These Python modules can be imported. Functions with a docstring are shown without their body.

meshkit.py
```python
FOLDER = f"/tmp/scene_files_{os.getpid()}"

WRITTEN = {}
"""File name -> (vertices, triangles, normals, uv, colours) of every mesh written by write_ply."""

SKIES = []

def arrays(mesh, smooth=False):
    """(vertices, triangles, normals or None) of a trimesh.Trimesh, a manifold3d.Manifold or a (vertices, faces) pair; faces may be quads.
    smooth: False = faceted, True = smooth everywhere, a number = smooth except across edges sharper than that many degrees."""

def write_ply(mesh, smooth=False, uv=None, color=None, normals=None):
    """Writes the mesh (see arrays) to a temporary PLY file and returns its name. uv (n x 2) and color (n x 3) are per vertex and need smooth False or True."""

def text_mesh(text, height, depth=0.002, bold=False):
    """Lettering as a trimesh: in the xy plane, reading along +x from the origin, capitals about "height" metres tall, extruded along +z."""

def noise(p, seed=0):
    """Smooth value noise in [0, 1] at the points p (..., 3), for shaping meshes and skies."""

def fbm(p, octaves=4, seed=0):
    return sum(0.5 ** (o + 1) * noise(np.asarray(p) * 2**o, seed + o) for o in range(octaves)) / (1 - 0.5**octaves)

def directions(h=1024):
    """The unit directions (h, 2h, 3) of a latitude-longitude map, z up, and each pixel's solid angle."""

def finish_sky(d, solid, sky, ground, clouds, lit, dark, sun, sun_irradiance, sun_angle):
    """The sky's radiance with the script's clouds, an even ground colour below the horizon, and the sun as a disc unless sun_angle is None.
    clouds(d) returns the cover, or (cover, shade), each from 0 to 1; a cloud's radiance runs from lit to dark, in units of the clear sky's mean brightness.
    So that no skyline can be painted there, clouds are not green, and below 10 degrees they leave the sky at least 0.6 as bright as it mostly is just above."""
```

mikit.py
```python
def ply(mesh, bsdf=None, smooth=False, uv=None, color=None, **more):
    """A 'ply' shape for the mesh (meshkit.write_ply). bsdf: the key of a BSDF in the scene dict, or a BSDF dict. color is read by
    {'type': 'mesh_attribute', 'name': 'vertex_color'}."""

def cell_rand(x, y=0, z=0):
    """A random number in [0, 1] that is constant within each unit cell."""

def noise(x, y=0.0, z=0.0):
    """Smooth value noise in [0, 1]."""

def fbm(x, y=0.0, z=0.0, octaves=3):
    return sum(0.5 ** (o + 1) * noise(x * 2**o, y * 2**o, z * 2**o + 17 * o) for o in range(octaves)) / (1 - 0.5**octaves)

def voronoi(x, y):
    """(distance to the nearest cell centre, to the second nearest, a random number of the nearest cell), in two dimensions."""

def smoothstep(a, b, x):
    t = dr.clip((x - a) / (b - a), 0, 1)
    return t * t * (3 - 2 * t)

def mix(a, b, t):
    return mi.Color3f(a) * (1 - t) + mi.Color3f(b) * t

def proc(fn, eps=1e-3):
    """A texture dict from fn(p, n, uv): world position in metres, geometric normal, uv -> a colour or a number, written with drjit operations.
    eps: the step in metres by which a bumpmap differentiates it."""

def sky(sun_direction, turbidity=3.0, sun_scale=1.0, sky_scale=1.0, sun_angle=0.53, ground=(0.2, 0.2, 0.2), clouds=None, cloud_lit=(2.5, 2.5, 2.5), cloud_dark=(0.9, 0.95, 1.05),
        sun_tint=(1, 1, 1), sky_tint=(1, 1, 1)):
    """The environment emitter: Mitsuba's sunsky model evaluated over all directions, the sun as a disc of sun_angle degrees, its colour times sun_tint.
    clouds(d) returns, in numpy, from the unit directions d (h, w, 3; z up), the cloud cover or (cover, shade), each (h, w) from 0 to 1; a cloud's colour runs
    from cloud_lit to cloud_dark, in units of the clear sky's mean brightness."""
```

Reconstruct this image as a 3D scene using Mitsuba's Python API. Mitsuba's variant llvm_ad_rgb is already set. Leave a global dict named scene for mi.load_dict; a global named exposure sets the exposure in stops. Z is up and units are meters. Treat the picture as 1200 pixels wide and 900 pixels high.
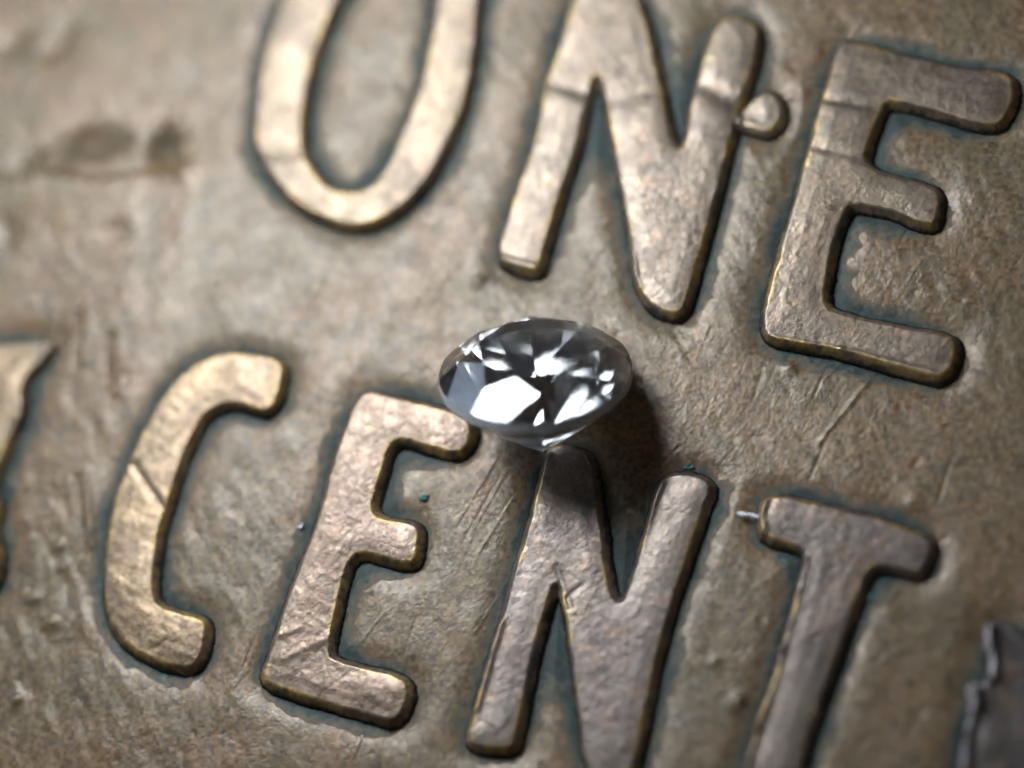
# A small brilliant-cut diamond lying on the worn reverse of an old bronze one-cent coin.
# 1 unit = 1 cm (the renderer's ray offset is about 0.1 mm at the scale of metres, as thick as the coin's relief).
import math
import numpy as np, trimesh, shapely, mitsuba as mi, drjit as dr, mikit, meshkit
from scipy.ndimage import gaussian_filter
from scipy.spatial import HalfspaceIntersection, ConvexHull
from mikit import noise, fbm, smoothstep, mix, voronoi

T = mi.ScalarTransform4f
scene, labels = {}, {}

# ------------------------------------------------------------------ camera, light, exposure
EYE_DIR = np.array([0.215, -0.365, 0.906]); EYE_DIR /= np.linalg.norm(EYE_DIR)
DIST = 4.5
FOV = 2 * math.degrees(math.atan(0.6 / DIST))
EYE = EYE_DIR * DIST
UP = np.array([0.0, 1.0, 0.0])
scene['camera'] = {
    'type': 'thinlens', 'fov': FOV, 'fov_axis': 'x', 'near_clip': 0.05, 'far_clip': 600.0,
    'aperture_radius': 0.14, 'focus_distance': DIST - 0.07,
    'to_world': T().look_at(origin=EYE.tolist(), target=[0, 0, 0], up=UP.tolist()),
}
exposure = 0.15
LAMP_POS = np.array([-0.56, 0.80, 1.40])
LAMP_AIM = np.array([-0.36, 0.28, 0.0])
LAMP_R = 0.52
LAMP_L = np.array([0.93, 1.0, 1.07]) * 13.0
FILL_WINDOW_L = np.array([0.78, 0.95, 1.22]) * 1.2      # cool fill light of the added panes
CEILING_L = np.array([1.0, 0.82, 0.55]) * 5.0     # the lamp overhead
scene['room_light'] = {'type': 'constant', 'radiance': {'type': 'rgb', 'value': [0.020, 0.022, 0.026]}}

# ------------------------------------------------------------------ picture-to-coin helper (only used to read off where things lie on the coin)
_f = -EYE_DIR
_r = np.cross(_f, UP); _r /= np.linalg.norm(_r)
_u = np.cross(_r, _f)


def at(px, py, z=0.0):
    """point of the plane z seen at pixel (px, py) of the 1200 x 900 photograph"""
    t = 0.6 / DIST
    d = _f + _r * (px - 600) / 600 * t - _u * (py - 450) / 600 * t
    return EYE + d * ((z - EYE[2]) / d[2])


def at2(pts, z=0.0):
    return np.array([at(x, y, z)[:2] for x, y in pts])


def nz(x, y, f, seed, oct=3):
    p = np.stack([x * f, y * f, np.full_like(x, seed * 7.31)], -1)
    return meshkit.fbm(p, oct, seed) - 0.5


# ------------------------------------------------------------------ materials
def field_color(p, n, uv):
    a = fbm(p.x * 9 + 3, p.y * 9, 2.0, 4)
    b = fbm(p.x * 26, p.y * 26 + 9, 5.0, 3)
    g = noise(p.x * 240, p.y * 240, 1.0)
    c = mix((0.152, 0.097, 0.048), (0.128, 0.091, 0.047), smoothstep(0.36, 0.64, a))
    c = mix(c, (0.165, 0.090, 0.044), 0.45 * smoothstep(0.56, 0.72, b))
    c = mix(c, (0.092, 0.076, 0.048), 0.4 * smoothstep(0.60, 0.74, fbm(p.x * 40 + 5, p.y * 40, 3.0, 3)))
    c = mix(c, (0.140, 0.108, 0.070), 0.4 * smoothstep(0.50, 0.70, fbm(p.x * 75, p.y * 75 + 2, 6.0, 3)))
    return c * (0.56 + 0.88 * g)


def field_rough(p, n, uv):
    return 0.40 + 0.22 * (fbm(p.x * 45, p.y * 45, 4.0, 3) - 0.5) + 0.10 * (noise(p.x * 300, p.y * 300, 2.0) - 0.5)


def field_bump(p, n, uv):
    u, v = p.x * 0.5 + p.y * 0.866, p.y * 0.5 - p.x * 0.866
    return (0.00042 * fbm(p.x * 150, p.y * 140, 0.3, 3) + 0.00010 * noise(u * 60, v * 330, 0.0) + 0.00034 * noise(p.x * 420, p.y * 420, 0.5))


TINT = [(0.300, 0.225, 0.150), (0.285, 0.222, 0.160), (0.280, 0.215, 0.152), (0.350, 0.245, 0.140), (0.300, 0.212, 0.148), (0.270, 0.215, 0.175), (0.255, 0.205, 0.170), (0.280, 0.225, 0.165), (0.240, 0.170, 0.100), (0.165, 0.140, 0.125)]
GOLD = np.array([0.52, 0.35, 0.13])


def letter_colors(v, s, n):
    """per vertex: bronze with darker and redder stains, rubbed yellow metal and painted golden glints in patches along the shoulder"""
    x, y = v[:, 0], v[:, 1]
    a, b, c = nz(x, y, 16, 400 + n, 4), nz(x, y, 60, 420 + n), nz(x, y, 34, 440 + n)
    col = np.tile(np.array(TINT[n]), (len(v), 1))

    def blend(to, t):
        return col * (1 - t[:, None]) + np.array(to) * t[:, None]

    col = blend(np.array(TINT[n]) * (0.80, 0.80, 0.84), sstep((a + .1) / .22))
    col = blend((0.34, 0.22, 0.15), 0.45 * sstep((b - .05) / .16))
    col = blend((0.16, 0.145, 0.12), 0.40 * sstep((c - .12) / .14))
    rub_glint = sstep(1 - np.abs(s - 0.0030) / 0.0075) * sstep((nz(x, y, 20, 460 + n) + .10) / .2) * sstep((nz(x, y, 120, 480 + n, 2) + .25) / .3)  # worn shoulder metal, with golden edge glints painted into the colour
    col = blend(GOLD if n < 9 else np.array([0.75, 0.70, 0.72]), 0.9 * rub_glint)  # the right wheat ear gets a painted silvery glint instead
    col = blend(GOLD * 1.5, 0.5 * sstep((nz(x, y, 210, 560 + n, 1) + 0.9 * nz(x, y, 24, 580 + n) - .50) / .12))      # bright bare-metal specks painted in for glints
    g = sstep((-s / W - 0.10 + 0.9 * nz(x, y, 26, 520 + n) + 0.7 * nz(x, y, 110, 540 + n, 2)) / 0.22)      # verdigris and painted shade on the flanks
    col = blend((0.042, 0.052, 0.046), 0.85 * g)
    return 0.70 * col * (1 + 0.8 * nz(x, y, 300, 500 + n, 1))[:, None]


def letter_rough(p, n, uv):
    return 0.37 + 0.24 * (fbm(p.x * 55, p.y * 55, 4.0, 3) - 0.5) + 0.12 * (noise(p.x * 320, p.y * 320, 2.0) - 0.5)


def letter_bump(p, n, uv):
    u, v = p.x * 0.8 + p.y * 0.6, p.y * 0.8 - p.x * 0.6
    return (0.00042 * fbm(p.x * 150, p.y * 150, 7.3, 3) + 0.00008 * noise(u * 50, v * 300, 3.0) + 0.00022 * noise(p.x * 420, p.y * 420, 0.5))


def dirt_color(p, n, uv):
    return mix((0.080, 0.060, 0.034), (0.130, 0.095, 0.055), smoothstep(0.40, 0.62, fbm(p.x * 70, p.y * 70, 6.0, 3)))


def bumped(bump, eps, **principled):
    return {'type': 'twosided', 'b': {'type': 'bumpmap', 'scale': 1.0, 't': mikit.proc(bump, eps), 'b': {'type': 'principled', **principled}}}


scene['field_metal'] = bumped(field_bump, 0.0012, base_color=mikit.proc(field_color), roughness=mikit.proc(field_rough), metallic=0.15, specular=0.5)
scene['letter_metal'] = bumped(letter_bump, 0.0012, base_color={'type': 'mesh_attribute', 'name': 'vertex_color'}, roughness=mikit.proc(letter_rough), metallic=0.55, specular=0.5)
scene['grime_shade'] = {'type': 'twosided', 'b': {'type': 'principled', 'base_color': {'type': 'mesh_attribute', 'name': 'vertex_color'}, 'roughness': 0.6, 'specular': 0.35}}
scene['dry_dirt'] = {'type': 'twosided', 'b': {'type': 'principled', 'base_color': mikit.proc(dirt_color), 'roughness': 0.7, 'specular': 0.3}}
scene['diamond_glass'] = {'type': 'dielectric', 'int_ior': 2.417, 'ext_ior': 1.0}
scene['girdle_glass'] = {'type': 'twosided', 'b': {'type': 'roughplastic', 'alpha': 0.3, 'diffuse_reflectance': {'type': 'rgb', 'value': [0.62, 0.64, 0.67]}}}
scene['pavilion_glass'] = {'type': 'roughdielectric', 'int_ior': 2.417, 'ext_ior': 1.0, 'alpha': 0.045}
scene['white_fluff'] = {'type': 'twosided', 'b': {'type': 'principled', 'base_color': {'type': 'rgb', 'value': [0.72, 0.76, 0.82]}, 'roughness': 0.35, 'specular': 0.6}}
scene['teal_salt'] = {'type': 'twosided', 'b': {'type': 'principled', 'base_color': {'type': 'rgb', 'value': [0.07, 0.16, 0.14]}, 'roughness': 0.6}}
scene['white_paint'] = {'type': 'diffuse', 'reflectance': {'type': 'rgb', 'value': [0.75, 0.75, 0.74]}}
scene['black_plastic'] = {'type': 'twosided', 'b': {'type': 'principled', 'base_color': {'type': 'rgb', 'value': [0.02, 0.02, 0.02]}, 'roughness': 0.5}}

# ------------------------------------------------------------------ the coin's relief: outlines read from the photograph
H = 0.0120       # height of the letters over the field
W = 0.010       # width of the worn bevel

O_OUT = [(328, 0), (312, 50), (301, 100), (297, 150), (299, 172), (309, 193), (325, 219), (344, 238), (370, 255), (403, 266), (424, 267), (447, 259), (480, 236), (506, 206), (529, 163), (547, 117), (557, 67), (562, 0), (565, -50), (556, -100), (530, -130), (492, -140), (445, -130), (400, -105), (360, -62)]
O_IN = [(396, 0), (378, 43), (364, 87), (356, 140), (356, 175), (370, 202), (390, 219), (413, 225), (437, 216), (457, 187), (473, 147), (490, 108), (500, 67), (507, 30), (510, 0), (510, -35), (496, -62), (470, -70), (432, -55)]
N1 = [(580, 304), (593, 253), (627, 160), (638, 93), (653, 58), (669, 4), (682, -28), (712, -24), (741, -14), (753, 0), (767, 53), (782, 129), (791, 170), (800, 172), (809, 116), (822, 67), (838, 27), (853, 16), (880, 20), (892, 36), (887, 71), (867, 129), (849, 200), (827, 284), (811, 338), (803, 366), (790, 372), (770, 366), (757, 355), (744, 335), (736, 267), (724, 204), (713, 147), (704, 105), (699, 84), (694, 104), (689, 120), (678, 169), (658, 231), (644, 276), (636, 308), (630, 321), (608, 318)]
E1 = [(980, 58), (986, 48), (998, 46), (1029, 54), (1085, 69), (1137, 79), (1177, 82), (1192, 97), (1188, 128), (1172, 151), (1147, 148), (1096, 133), (1044, 120), (1036, 125), (1016, 179), (1019, 194), (1044, 204), (1096, 217), (1104, 230), (1100, 262), (1088, 268), (1044, 250), (1000, 239), (990, 250), (975, 302), (967, 350), (978, 363), (1029, 376), (1070, 383), (1116, 391), (1123, 404), (1119, 429), (1106, 445), (1090, 445), (1044, 431), (993, 416), (942, 405), (899, 399), (891, 383), (896, 348), (917, 276), (937, 210), (952, 148), (968, 97)]
C1 = [(337, 424), (330, 458), (321, 479), (306, 485), (283, 474), (259, 476), (241, 486), (227, 511), (212, 547), (197, 594), (187, 627), (183, 665), (181, 698), (194, 712), (236, 721), (245, 731), (242, 760), (231, 781), (212, 786), (177, 776), (147, 758), (127, 735), (120, 702), (120, 665), (127, 606), (141, 559), (162, 511), (183, 474), (206, 441), (236, 419), (271, 410), (312, 414)]
E2 = [(418, 464), (431, 455), (463, 463), (505, 473), (546, 484), (557, 498), (552, 522), (536, 535), (505, 528), (471, 516), (458, 524), (447, 561), (438, 597), (447, 605), (489, 611), (495, 625), (491, 657), (478, 664), (452, 658), (421, 649), (408, 665), (397, 712), (387, 759), (392, 771), (426, 780), (473, 790), (483, 806), (476, 836), (460, 849), (437, 843), (384, 828), (343, 815), (309, 803), (304, 788), (314, 764), (327, 722), (348, 665), (371, 608), (387, 545), (405, 493)]
N2 = [(545, 865), (553, 834), (565, 793), (582, 736), (598, 678), (617, 616), (629, 571), (640, 528), (650, 519), (676, 524), (694, 533), (701, 579), (707, 612), (713, 666), (719, 698), (728, 705), (734, 692), (746, 653), (758, 608), (769, 569), (783, 554), (804, 552), (828, 558), (837, 571), (824, 604), (808, 653), (787, 715), (767, 793), (750, 884), (738, 914), (712, 917), (690, 908), (684, 888), (678, 842), (672, 793), (662, 727), (655, 690), (651, 682), (645, 706), (633, 744), (619, 801), (608, 868), (600, 880), (572, 880), (553, 876)]
T1 = [(891, 586), (906, 578), (960, 587), (1020, 602), (1068, 618), (1092, 628), (1094, 648), (1081, 675), (1060, 672), (1036, 665), (1020, 668), (1008, 700), (988, 752), (972, 796), (952, 852), (940, 892), (926, 945), (914, 964), (880, 956), (866, 940), (873, 896), (884, 852), (904, 804), (922, 740), (936, 680), (944, 652), (928, 642), (893, 632), (887, 612)]
BLOB = [(858, 132), (872, 124), (884, 112), (897, 103), (912, 110), (919, 126), (915, 146), (900, 158), (886, 153), (872, 150), (858, 146)]
EAR_L = [(68, 400), (63, 413), (47, 430), (28, 452), (31, 480), (18, 508), (4, 540), (-8, 575), (4, 590), (-6, 620), (6, 655), (-8, 690), (-60, 760), (-120, 700), (-130, 560), (-95, 460), (-60, 408), (0, 403), (42, 399)]
EAR_R = [(1152, 738), (1162, 726), (1176, 728), (1200, 748), (1260, 775), (1310, 850), (1310, 1000), (1230, 1060), (1110, 1020), (1112, 960), (1126, 925), (1124, 890), (1131, 858), (1139, 830), (1131, 812), (1138, 803), (1158, 800), (1163, 776), (1154, 758)]


def chaikin(p, n=2):
    p = np.asarray(p, float)
    for _ in range(n):
        q = np.roll(p, -1, 0)
        p = np.stack([0.75 * p + 0.25 * q, 0.25 * p + 0.75 * q], 1).reshape(-1, 2)
    return p


def outline(pts, curved=False, r=0.0042):
    w = at2(chaikin(pts, 3) if curved else chaikin(pts, 1), H * 0.8)
    g = shapely.Polygon(w).buffer(0)
    if not curved:
        g = g.buffer(-r, 6).buffer(1.6 * r, 6).buffer(-0.6 * r, 6)
    return g.simplify(0.0004)


def signed(poly, x, y):
    """distance to the outline, positive inside"""
    rings = [np.array(r.coords) for g in getattr(poly, 'geoms', [poly]) for r in [g.exterior, *g.interiors]]
    d = np.full(x.shape, 1e9)
    for ring in rings:
        for a, b in zip(ring[:-1], ring[1:]):
            e = b - a
            t = np.clip(((x - a[0]) * e[0] + (y - a[1]) * e[1]) / max(e @ e, 1e-18), 0, 1)
            d = np.minimum(d, (x - a[0] - t * e[0]) ** 2 + (y - a[1] - t * e[1]) ** 2)
    s = np.sqrt(d)
    return np.where(shapely.contains_xy(poly, x, y), s, -s)


def sstep(t):
    t = np.clip(t, 0, 1)
    return t * t * (3 - 2 * t)


LETTERS = [  # key, outline, label, centre height factor
    ('letter', shapely.Polygon(at2(chaikin(O_OUT, 3), H * 0.8), [at2(chaikin(O_IN, 3), H * 0.8)]), 'raised letter O at the start of the upper row, cut by the top edge of the picture', 1.0),
    ('letter', outline(N1), 'raised letter N in the upper row, right above the diamond', 1.0),
    ('letter', outline(E1), 'raised letter E at the end of the upper row', 1.0),
    ('letter', outline(C1, True), 'raised letter C, brightest and most golden, at the start of the lower row', 1.0),
    ('letter', outline(E2), 'raised letter E in the lower row, left below the diamond', 1.0),
    ('letter', outline(N2), 'raised letter N in the lower row, its head in the shadow of the diamond', 1.0),
    ('letter', outline(T1), 'raised dark letter T at the end of the lower row', 1.0),
    ('lump', outline(BLOB), 'small lump of metal stuck to the right stem of the upper letter N', 0.85),
    ('wheat_ear', outline(EAR_L, False, 0.003), 'edge of a raised wheat ear at the left margin', 1.3),
    ('wheat_ear', outline(EAR_R, False, 0.002), 'jagged edge of a dark raised wheat ear in the lower right corner', 1.1),
]
# cracks and steps across the letters, (x0, y0, x1, y1, half width px, depth)
CRACKS = [(296, 190, 366, 176, 5, 0.006), (156, 545, 196, 604, 4, 0.006), (636, 92, 700, 112, 9, 0.006), (708, 118, 790, 98, 12, 0.0055), (812, 92, 880, 132, 10, 0.007),
          (950, 112, 1040, 128, 5, 0.004), (940, 168, 1020, 186, 5, 0.003), (868, 117, 872, 152, 5, 0.004), (500, 92, 520, 130, 6, 0.002), (322, 745, 352, 735, 4, -0.0012), (330, 772, 396, 742, 5, -0.0016),
          (652, 664, 668, 712, 3, 0.003), (664, 700, 682, 686, 3, 0.0025), (941, 655, 914, 760, 4, -0.010), (914, 760, 886, 852, 4.5, -0.012), (886, 852, 872, 905, 4, -0.009), (895, 588, 892, 628, 4, -0.006), (712, 150, 726, 225, 4, -0.005), (728, 235, 746, 340, 4, -0.006), (657, 700, 684, 890, 3.5, -0.004), (775, 565, 740, 660, 4, -0.005), (586, 730, 558, 830, 4, -0.005), (1160, 738, 1163, 795, 6, -0.024), (1141, 804, 1145, 828, 6, -0.024), (1136, 840, 1131, 900, 5, -0.018), (585, 302, 630, 314, 4, -0.005), (335, 225, 372, 250, 4, -0.004), (900, 395, 985, 410, 3, -0.003), (985, 408, 1100, 438, 3, -0.003), (455, 470, 449, 512, 4, 0.002), (175, 762, 196, 750, 3, 0.0015), (890, 618, 905, 586, 3, 0.003)]


def seg_dist(x, y, a, b):
    e = b - a
    t = np.clip(((x - a[0]) * e[0] + (y - a[1]) * e[1]) / max(e @ e, 1e-18), 0, 1)
    return np.hypot(x - a[0] - t * e[0], y - a[1] - t * e[1])


def near_letters(x, y, reach):
    """distance outwards from the nearest raised outline (reach where farther)"""
    d = np.full(x.shape, reach)
    for _, poly, _, _ in LETTERS:
        x0, y0, x1, y1 = poly.bounds
        m = (x > x0 - reach) & (x < x1 + reach) & (y > y0 - reach) & (y < y1 + reach)
        if m.any():
            d[m] = np.minimum(d[m], -signed(poly, x[m], y[m]))
    return d


rng = np.random.default_rng(11)
# scratches on the field: (a, b, half width, depth; negative depth = raised streak)
SCR = []
for _ in range(300):
    x, y = rng.uniform(0, 1200), rng.uniform(0, 900)
    ang = math.radians(rng.choice([62, 55, 70, 120]) + rng.normal(0, 7))
    ln = rng.uniform(10, 60)
    SCR.append((at(x, y)[:2], at(x + ln * math.cos(ang), y - ln * math.sin(ang))[:2], rng.uniform(.0009, .0016), rng.uniform(-.0008, .0008)))
for x0, y0, x1, y1, hw, dp in [(98, 372, 92, 430, 5, .004), (134, 395, 133, 462, 4, .004), (104, 372, 100, 425, 4, -.003), (139, 395, 139, 465, 3, -.003), (100, 555, 108, 640, 5, -.003), (92, 560, 98, 650, 4, .003),
                               (540, 640, 585, 560, 1.6, .0005), (545, 600, 580, 540, 1.6, -.0006), (560, 650, 600, 585, 1.6, -.0006), (552, 625, 590, 558, 1.4, -.0005), (537, 618, 560, 575, 1.4, .0004), (1030, 430, 960, 520, 3, -.001), (60, 60, 80, 30, 12, .004)]:
    SCR.append((at(x0, y0)[:2], at(x1, y1)[:2], hw * .001, dp))
# dents at the upper left and the shallow step under them (a worn design edge)
DENTS = [(50, 190, 26, 16, .010), (105, 168, 40, 20, .014), (192, 170, 20, 24, .016), (20, 50, 26, 18, .006), (70, 55, 22, 20, .004), (140, 278, 22, 14, .004), (12, 275, 16, 22, .006)]
STEP = at2([(-60, 205), (10, 212), (60, 205), (110, 214), (175, 206), (215, 200), (222, 190)])
PITS = [(at(rng.uniform(0, 1200), rng.uniform(0, 900))[:2], rng.uniform(.0018, .006), rng.uniform(.0004, .0012)) for _ in range(260)]
BUMPS = [(at(x, y)[:2], r * .001, -h) for x, y, r, h in [(866, 822, 8, .006), (838, 775, 6, .002), (925, 430, 8, .003), (560, 330, 8, .003), (1068, 590, 10, .002), (70, 640, 7, .004), (40, 700, 8, .004), (60, 730, 7, .004), (75, 665, 6, .003), (30, 610, 9, .003), (20, 820, 8, .004)]]


def field_height(x, y):
    z = 0.0062 * nz(x, y, 5, 1) + 0.0014 * nz(x, y, 20, 2) + 0.0007 * nz(x, y, 70, 3)
    # coarser, streaky corrosion towards the lower left
    p = at(0, 720)[:2]
    rough = sstep(1 - np.hypot(x - p[0], y - p[1]) / 0.55)
    z += rough * (0.0042 * nz(x * 1.0 + y * .2, y * 0.45, 60, 4, 2))
    z += 0.0009 * nz(x * 0.9 + y * .45, (y * 0.9 - x * .45) * .25, 90, 6, 2)
    z -= 0.005 * np.exp(-(near_letters(x, y, 0.09) / 0.020) ** 2)
    for a, b, hw, dp in SCR:
        m = (x > min(a[0], b[0]) - 4 * hw) & (x < max(a[0], b[0]) + 4 * hw) & (y > min(a[1], b[1]) - 4 * hw) & (y < max(a[1], b[1]) + 4 * hw)
        if m.any():
            z[m] -= dp * np.exp(-(seg_dist(x[m], y[m], a, b) / hw) ** 2)
    for px, py, rx, ry, dp in DENTS:
        c = at(px, py)[:2]
        q = ((x - c[0]) / (rx * .001)) ** 2 + ((y - c[1]) / (ry * .001)) ** 2
        z -= dp * np.exp(-q * (1 + 0.8 * nz(x, y, 40, 8)))
    for c, r, dp in PITS + BUMPS:
        m = (np.abs(x - c[0]) < 3 * r) & (np.abs(y - c[1]) < 3 * r)
        if m.any():
            z[m] -= dp * np.exp(-((x[m] - c[0]) ** 2 + (y[m] - c[1]) ** 2) / r ** 2)
    # the shallow step: higher just below the line, sloping back
    o = np.interp(x, STEP[:, 0], STEP[:, 1]) - y + 0.008 * nz(x, y, 30, 9)
    m = (o > -0.02) & (o < 1.4)
    z[m] += (0.020 * sstep((o + .010) / .020) * np.exp(-np.maximum(o, 0) / .22) * sstep((STEP[-1, 0] + .02 - x) / .09))[m]
    return z


def grid_mesh(xs, ys, zfun, keep=None):
    X, Y = np.meshgrid(xs, ys)
    Z, K = zfun(X, Y)
    idx = np.arange(X.size).reshape(X.shape)
    q = K[:-1, :-1] | K[1:, :-1] | K[:-1, 1:] | K[1:, 1:]
    a, b, c, d = idx[:-1, :-1][q], idx[:-1, 1:][q], idx[1:, 1:][q], idx[1:, :-1][q]
    f = np.vstack([np.stack([a, b, c], -1), np.stack([a, c, d], -1)])
    v = np.stack([X, Y, Z], -1).reshape(-1, 3)
    used = np.unique(f)
    remap = np.full(len(v), -1); remap[used] = np.arange(len(used))
    return v[used], remap[f]


CX, CY = at(640, 385)[:2]
R = 0.952
corner = at2([(0, 0), (1200, 0), (1200, 900), (0, 900)])
bx0, by0 = corner.min(0) - 0.06
bx1, by1 = corner.max(0) + 0.06


def graded(lo, hi, a, b, fine, coarse):
    return np.concatenate([np.arange(lo, a, coarse), np.arange(a, b, fine), np.arange(b, hi + coarse, coarse)])


def field_z(X, Y):
    return field_height(X, Y), np.hypot(X - CX, Y - CY) < R - 0.05


m = grid_mesh(graded(CX - R, CX + R, bx0, bx1, 0.0024, 0.012), graded(CY - R, CY + R, by0, by1, 0.0024, 0.012), field_z)
scene['coin__field'] = mikit.ply(m, 'field_metal', smooth=True)
prof = [(R - 0.075, -0.02), (R - 0.062, 0.004), (R - 0.05, 0.018), (R - 0.01, 0.020), (R - 0.002, 0.014), (R, 0.004), (R, -0.115), (R - 0.01, -0.13), (R - 0.06, -0.13), (R - 0.08, -0.12), (0.0, -0.12)]
rim = trimesh.creation.revolve(np.array(prof), sections=160)
rim.apply_translation([CX, CY, 0])
scene['coin__rim'] = mikit.ply(rim, 'field_metal', smooth=30)
labels['coin'] = {'label': 'worn brown bronze one-cent coin with raised lettering that fills the whole picture under the diamond', 'category': 'coin'}

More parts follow.
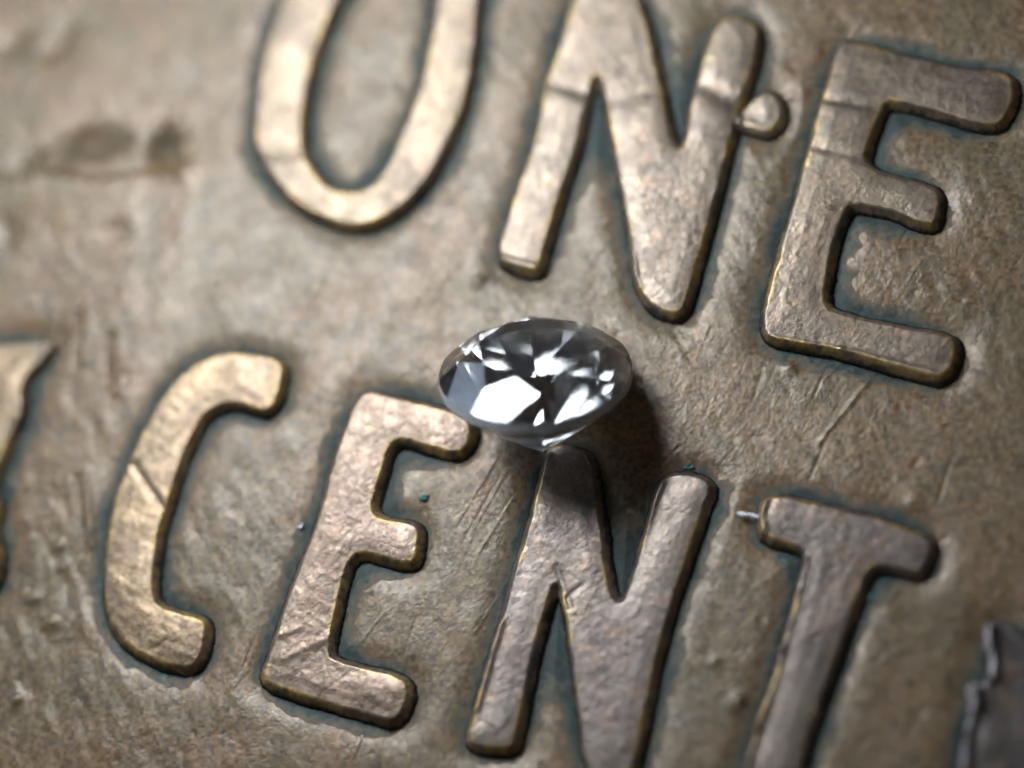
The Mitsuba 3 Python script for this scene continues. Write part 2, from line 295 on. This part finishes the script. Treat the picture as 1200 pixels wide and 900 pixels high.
count = {}
for n, (kind, poly, text, hf) in enumerate(LETTERS):
    k = count.get(kind, 0); count[kind] = k + 1
    key = 'coin__' + kind + (f'_{k:03d}' if k else '')
    x0, y0, x1, y1 = poly.bounds
    step = 0.0017
    xs, ys = np.arange(x0 - .03, x1 + .03, step), np.arange(y0 - .03, y1 + .03, step)
    if kind == 'wheat_ear':
        xs, ys = xs[(xs > bx0 - .1) & (xs < bx1 + .1)], ys[(ys > by0 - .1) & (ys < by1 + .1)]

    def top(X, Y):
        s = signed(poly, X, Y)
        s = s + 0.0040 * nz(X, Y, 40, 20 + n) + 0.0012 * nz(X, Y, 160, 40 + n, 2)
        h = H * hf * (0.90 * sstep((s + 0.50 * W) / W) + 0.10 * np.clip((s - 0.002) / 0.02, 0, 1))
        worn = sstep((s + .004) / .02)
        z = h + worn * (0.0036 * nz(X, Y, 9, 60 + n) + 0.0006 * nz(X, Y, 48, 70 + n) + 0.00035 * nz(X, Y, 170, 80 + n))
        for ax, ay, bx, by, hw, dp in CRACKS:
            a, b = at(ax, ay, H)[:2], at(bx, by, H)[:2]
            z -= (0.35 if dp > 0 else 0.45) * dp * np.exp(-(seg_dist(X, Y, a, b) / (hw * .0012)) ** 2)
        if n in (3, 4, 5):
            z += worn * 0.0006 * nz(X * .5 + Y * .86, (Y * .5 - X * .86) * .3, 120, 600 + n, 2)
        if kind == 'wheat_ear':
            z += worn * 0.008 * nz(X * .9 + Y * .4, Y * .9 - X * .4, 14, 90 + n)
        z = np.where(s < -0.50 * W, -0.020, z)
        return z, s > -0.50 * W - 0.0035

    m = grid_mesh(xs, ys, top)
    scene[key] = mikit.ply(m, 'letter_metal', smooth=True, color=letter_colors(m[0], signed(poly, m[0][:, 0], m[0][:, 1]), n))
    labels[key] = {'label': text}

    # verdigris crust at the foot of the letter, with the shade there painted in; its ragged outline is where it sinks into the field
    step = 0.0021
    xs, ys = np.arange(x0 - .06, x1 + .06, step), np.arange(y0 - .06, y1 + .06, step)
    if kind == 'wheat_ear':
        xs, ys = xs[(xs > bx0 - .1) & (xs < bx1 + .1)], ys[(ys > by0 - .1) & (ys < by1 + .1)]

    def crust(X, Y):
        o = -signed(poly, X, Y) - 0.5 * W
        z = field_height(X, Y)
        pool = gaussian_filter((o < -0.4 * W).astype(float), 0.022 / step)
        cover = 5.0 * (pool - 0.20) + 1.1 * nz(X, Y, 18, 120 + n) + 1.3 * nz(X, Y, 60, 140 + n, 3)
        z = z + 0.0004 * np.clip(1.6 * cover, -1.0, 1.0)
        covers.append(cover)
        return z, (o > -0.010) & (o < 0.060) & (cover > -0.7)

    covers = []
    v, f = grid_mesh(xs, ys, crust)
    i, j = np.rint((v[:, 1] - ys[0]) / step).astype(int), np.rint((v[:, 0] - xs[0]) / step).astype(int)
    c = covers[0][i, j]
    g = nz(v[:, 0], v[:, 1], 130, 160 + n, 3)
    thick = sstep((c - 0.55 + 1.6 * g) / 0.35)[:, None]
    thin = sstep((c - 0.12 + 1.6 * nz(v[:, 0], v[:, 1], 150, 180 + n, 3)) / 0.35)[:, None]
    col = np.array([0.118, 0.088, 0.052]) * (1 - thin) + np.array([0.072, 0.072, 0.052]) * thin        # bare brown, thin stain, thick crust with painted shade
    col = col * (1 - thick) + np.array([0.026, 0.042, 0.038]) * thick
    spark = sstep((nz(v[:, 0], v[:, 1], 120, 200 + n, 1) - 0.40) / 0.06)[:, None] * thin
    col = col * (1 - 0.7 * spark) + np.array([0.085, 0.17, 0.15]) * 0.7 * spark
    scene[key + '__verdigris_shade'] = mikit.ply((v, f), 'grime_shade', smooth=True, color=col * (1 + 0.5 * nz(v[:, 0], v[:, 1], 320, 220 + n, 1))[:, None])

# dirt lying in the dents at the upper left
for i, (px, py, rx, ry) in enumerate([(105, 172, 46, 24), (192, 172, 22, 26), (48, 192, 22, 14), (28, 52, 20, 15)]):
    c = at(px, py)[:2]
    xs, ys = np.arange(c[0] - rx * .0016, c[0] + rx * .0016, .0025), np.arange(c[1] - ry * .0016, c[1] + ry * .0016, .0025)

    def dirt(X, Y):
        q = np.hypot((X - c[0]) / (rx * .001), (Y - c[1]) / (ry * .001))
        cover = 1.1 - 1.2 * q + 2.2 * nz(X, Y, 30, 300 + i) + 1.8 * nz(X, Y, 100, 310 + i)
        return field_height(X, Y) + 0.0016 * np.clip(cover, -1, 1), cover > -0.5

    scene['coin__dirt_patch' + (f'_{i:03d}' if i else '')] = mikit.ply(grid_mesh(xs, ys, dirt), 'dry_dirt', smooth=True)

# ------------------------------------------------------------------ the diamond: a round brilliant propped on its culet between the letters
RD = 0.1125                       # girdle radius
CROWN, PAV = math.radians(34.0), math.radians(42.0)
GT = 0.045 * RD                   # half girdle thickness
planes = []                       # (name, normal, offset), axis = +z, girdle plane z = 0


def facet(name, az, ang, up, dist):
    nrm = np.array([math.cos(az) * math.sin(ang), math.sin(az) * math.sin(ang), up * math.cos(ang)])
    planes.append((name, nrm, dist))


TABLE_Z = GT + (RD - 0.56 * RD) * math.tan(CROWN) * 0.97
planes.append(('table', np.array([0, 0, 1.0]), TABLE_Z))
A = math.pi / 8
for i in range(8):
    az = i * 2 * A
    facet('bezel_facet', az, CROWN, 1, RD * math.sin(CROWN) + GT * math.cos(CROWN))
    facet('pavilion_facet', az, PAV, -1, RD * math.sin(PAV) + GT * math.cos(PAV))
    # star facets: through the table's corner ring, flatter than the bezels
    p = np.array([0.56 * RD, 0, TABLE_Z])
    saz = az + A
    ang = math.radians(21.0)
    q = np.array([0.56 * RD * 1.0 * math.cos(A), 0, TABLE_Z])
    facet('star_facet', saz, ang, 1, q[0] * math.sin(ang) * 1.035 + q[2] * math.cos(ang))
    for s in (-1, 1):
        g = az + s * A / 2
        ang = math.radians(40.0)
        facet('girdle_facet', g, ang, 1, RD * math.cos(A / 2) * 1.0 * math.sin(ang) / math.cos(A / 2) * 0.985 + GT * math.cos(ang))
        ang = math.radians(43.4)
        facet('lower_facet', g, ang, -1, RD * 0.992 * math.sin(ang) + GT * math.cos(ang))
for i in range(64):
    facet('girdle', i * math.pi / 32, math.pi / 2, 1, RD * 0.985)
hs = np.array([[*n, -d] for _, n, d in planes])
pts = HalfspaceIntersection(hs, np.zeros(3)).intersections
pts = np.unique(np.round(pts, 9), axis=0)

# pose: the culet stands in the gap between two letters, the pavilion leans on their rims
LEAN = math.radians(37.0)
LEAN_AZ = math.radians(79.0)
ROLL = math.radians(-2.0)
ax = np.array([math.sin(LEAN) * math.cos(LEAN_AZ), math.sin(LEAN) * math.sin(LEAN_AZ), math.cos(LEAN)])
e1 = np.array([math.cos(LEAN_AZ), math.sin(LEAN_AZ), 0]); e1 -= ax * (e1 @ ax); e1 /= np.linalg.norm(e1)   # facet 0 looks this way
e2 = np.cross(ax, e1)
e1, e2 = e1 * math.cos(ROLL) + e2 * math.sin(ROLL), e2 * math.cos(ROLL) - e1 * math.sin(ROLL)
M = np.stack([e1, e2, ax], 1)
wp = pts @ M.T
culet = wp[np.argmin(pts[:, 2])]
base = at(635, 530, 0.004)
shift = base - culet
shift[2] += 0.0035 - (wp[:, 2] + shift[2]).min()
names = {}
for name, nrm, d in planes:
    on = np.where(np.abs(pts @ nrm - d) < 2e-6)[0]
    if len(on) < 3:
        continue
    q = wp[on] + shift
    nw = M @ nrm
    c = q.mean(0)
    u = q[0] - c; u /= np.linalg.norm(u)
    w = np.cross(nw, u)
    o = np.argsort(np.arctan2((q - c) @ w, (q - c) @ u))
    q = q[o]
    f = np.array([[0, i, i + 1] for i in range(1, len(q) - 1)])
    names.setdefault(name, []).append((q, f))
for name, fs in names.items():
    if name == 'girdle':
        off, V, F = 0, [], []
        for q, f in fs:
            V.append(q); F.append(f + off); off += len(q)
        scene['diamond__girdle'] = mikit.ply((np.vstack(V), np.vstack(F)), 'girdle_glass')
        continue
    for i, (q, f) in enumerate(fs):
        scene['diamond__' + name + (f'_{i:03d}' if i else '')] = mikit.ply((q, f), 'pavilion_glass' if name in ('pavilion_facet', 'lower_facet') else 'diamond_glass')
labels['diamond'] = {'label': 'tiny clear round brilliant-cut diamond tilted on the coin between the two rows of letters', 'category': 'diamond'}

# ------------------------------------------------------------------ dust and crumbs


def crumb(key, px, py, rx, ry, ang, z, mat, seed, label, cat):
    g = np.random.default_rng(70 + seed)
    lumps = []
    for k in range(7):
        b = trimesh.creation.icosphere(subdivisions=2, radius=1.0)
        w = np.array(b.vertices)
        w *= 1 + 1.1 * (meshkit.fbm(w * 2.2 + seed * 5.1 + k * 3.7, 3, seed) - 0.5)[:, None]
        w *= g.uniform(0.22, 0.5) * np.array([1.0, 1.0, 0.8])
        w += [(-0.75 + 0.25 * k) + g.normal(0, .12), g.normal(0, .3), 0]
        lumps.append(trimesh.Trimesh(w, b.faces, process=False))
    s = trimesh.util.concatenate(lumps)
    v = np.array(s.vertices) * [rx * .001, ry * .001, min(rx, ry) * .0009]
    c, sn = math.cos(ang), math.sin(ang)
    v = v @ np.array([[c, sn, 0], [-sn, c, 0], [0, 0, 1]])
    p = at(px, py, z)
    p[2] = field_height(np.array([p[0]]), np.array([p[1]]))[0] + z
    scene[key] = mikit.ply((v + p, np.array(s.faces)), mat, smooth=True)
    labels[key] = {'label': label, 'category': cat}


crumb('lint_speck', 876, 602, 14, 5, -0.2, .010, 'white_fluff', 1, 'pale bluish white lint speck left of the bar of the letter T', 'lint')
crumb('glint_grain', 352, 616, 3.2, 3.0, 0.5, .004, 'white_fluff', 2, 'tiny white grain standing in for a bright glint left of the stem of the lower letter E', 'grain')  # white grain shaped to stand in for a glint
crumb('verdigris_crumb', 497, 583, 6, 5, 0.2, .002, 'teal_salt', 3, 'tiny teal crumb between the upper and middle arm of the lower letter E', 'crumb')
crumb('verdigris_crumb_001', 1017, 700, 7, 5, 0.4, .002, 'teal_salt', 4, 'tiny teal crumb right of the stem of the letter T', 'crumb')
crumb('verdigris_crumb_002', 806, 546, 7, 4, 0.1, .002, 'teal_salt', 5, 'tiny teal crumb above the right stem of the lower letter N', 'crumb')

# ------------------------------------------------------------------ the lamp, upper left outside the frame
to = LAMP_AIM - LAMP_POS
lamp_pose = T().look_at(origin=LAMP_POS.tolist(), target=LAMP_AIM.tolist(), up=[0, 0, 1])
scene['torch__diffuser'] = {'type': 'disk', 'to_world': lamp_pose @ T().scale([LAMP_R, LAMP_R, 1]),
                                'emitter': {'type': 'area', 'radiance': {'type': 'rgb', 'value': LAMP_L.tolist()}}}
shell = trimesh.creation.revolve(np.array([(LAMP_R * 1.0, 0.02), (LAMP_R * 1.12, 0.02), (LAMP_R * 1.12, -0.06), (LAMP_R * 0.7, -0.3), (LAMP_R * 0.3, -0.42), (0, -0.42)]), sections=48)
scene['torch__housing'] = mikit.ply(shell, 'black_plastic', smooth=30, to_world=lamp_pose)
labels['torch'] = {'label': 'small black torch with a round white diffuser held over the upper left of the coin', 'category': 'torch'}

# ------------------------------------------------------------------ unseen window far to the left, added as cool fill for the diamond
WIN = np.array([-115.0, 62.0, 78.0])
wpose = T().look_at(origin=WIN.tolist(), target=[0, 0, 0], up=[0, 0, 1])
bars = []
for k, (px, pz) in enumerate([(-1, -1), (1, -1), (-1, 1), (1, 1)]):
    scene['fill_window__pane' + (f'_{k:03d}' if k else '')] = {'type': 'rectangle', 'to_world': wpose @ T().translate([px * 33, pz * 27, 0]) @ T().scale([31, 25, 1]),
        'emitter': {'type': 'area', 'radiance': {'type': 'rgb', 'value': FILL_WINDOW_L.tolist()}}}
for sx, sy, tx, ty in [(68, 2, 0, 54), (68, 2, 0, 0), (68, 2, 0, -54), (2, 54, -66, 0), (2, 54, 0, 0), (2, 54, 66, 0)]:
    b = trimesh.creation.box((2 * sx, 2 * sy, 6)); b.apply_translation((tx, ty, -0.5 + 0.05 * sx / 68)); bars.append(b)
scene['fill_window__frame'] = mikit.ply(trimesh.util.concatenate(bars), 'white_paint', to_world=wpose)
labels['fill_window'] = {'label': 'unseen white four-paned light added as cool daylight fill for the diamond, far left of the coin', 'category': 'fill_window'}

# ------------------------------------------------------------------ a warm ceiling lamp behind the viewer
BULB = np.array([16.0, -62.0, 108.0])
scene['ceiling_lamp__globe'] = {'type': 'sphere', 'center': BULB.tolist(), 'radius': 9.0, 'emitter': {'type': 'area', 'radiance': {'type': 'rgb', 'value': CEILING_L.tolist()}}}
cap = trimesh.creation.revolve(np.array([(0, 7.5), (5.5, 7.5), (6.5, 12), (3, 18), (0, 18)]), sections=40)
cap.apply_translation(BULB)
scene['ceiling_lamp__base'] = mikit.ply(cap, 'white_paint', smooth=30)
labels['ceiling_lamp'] = {'label': 'warm round globe lamp hanging from the ceiling behind the viewer', 'category': 'lamp'}
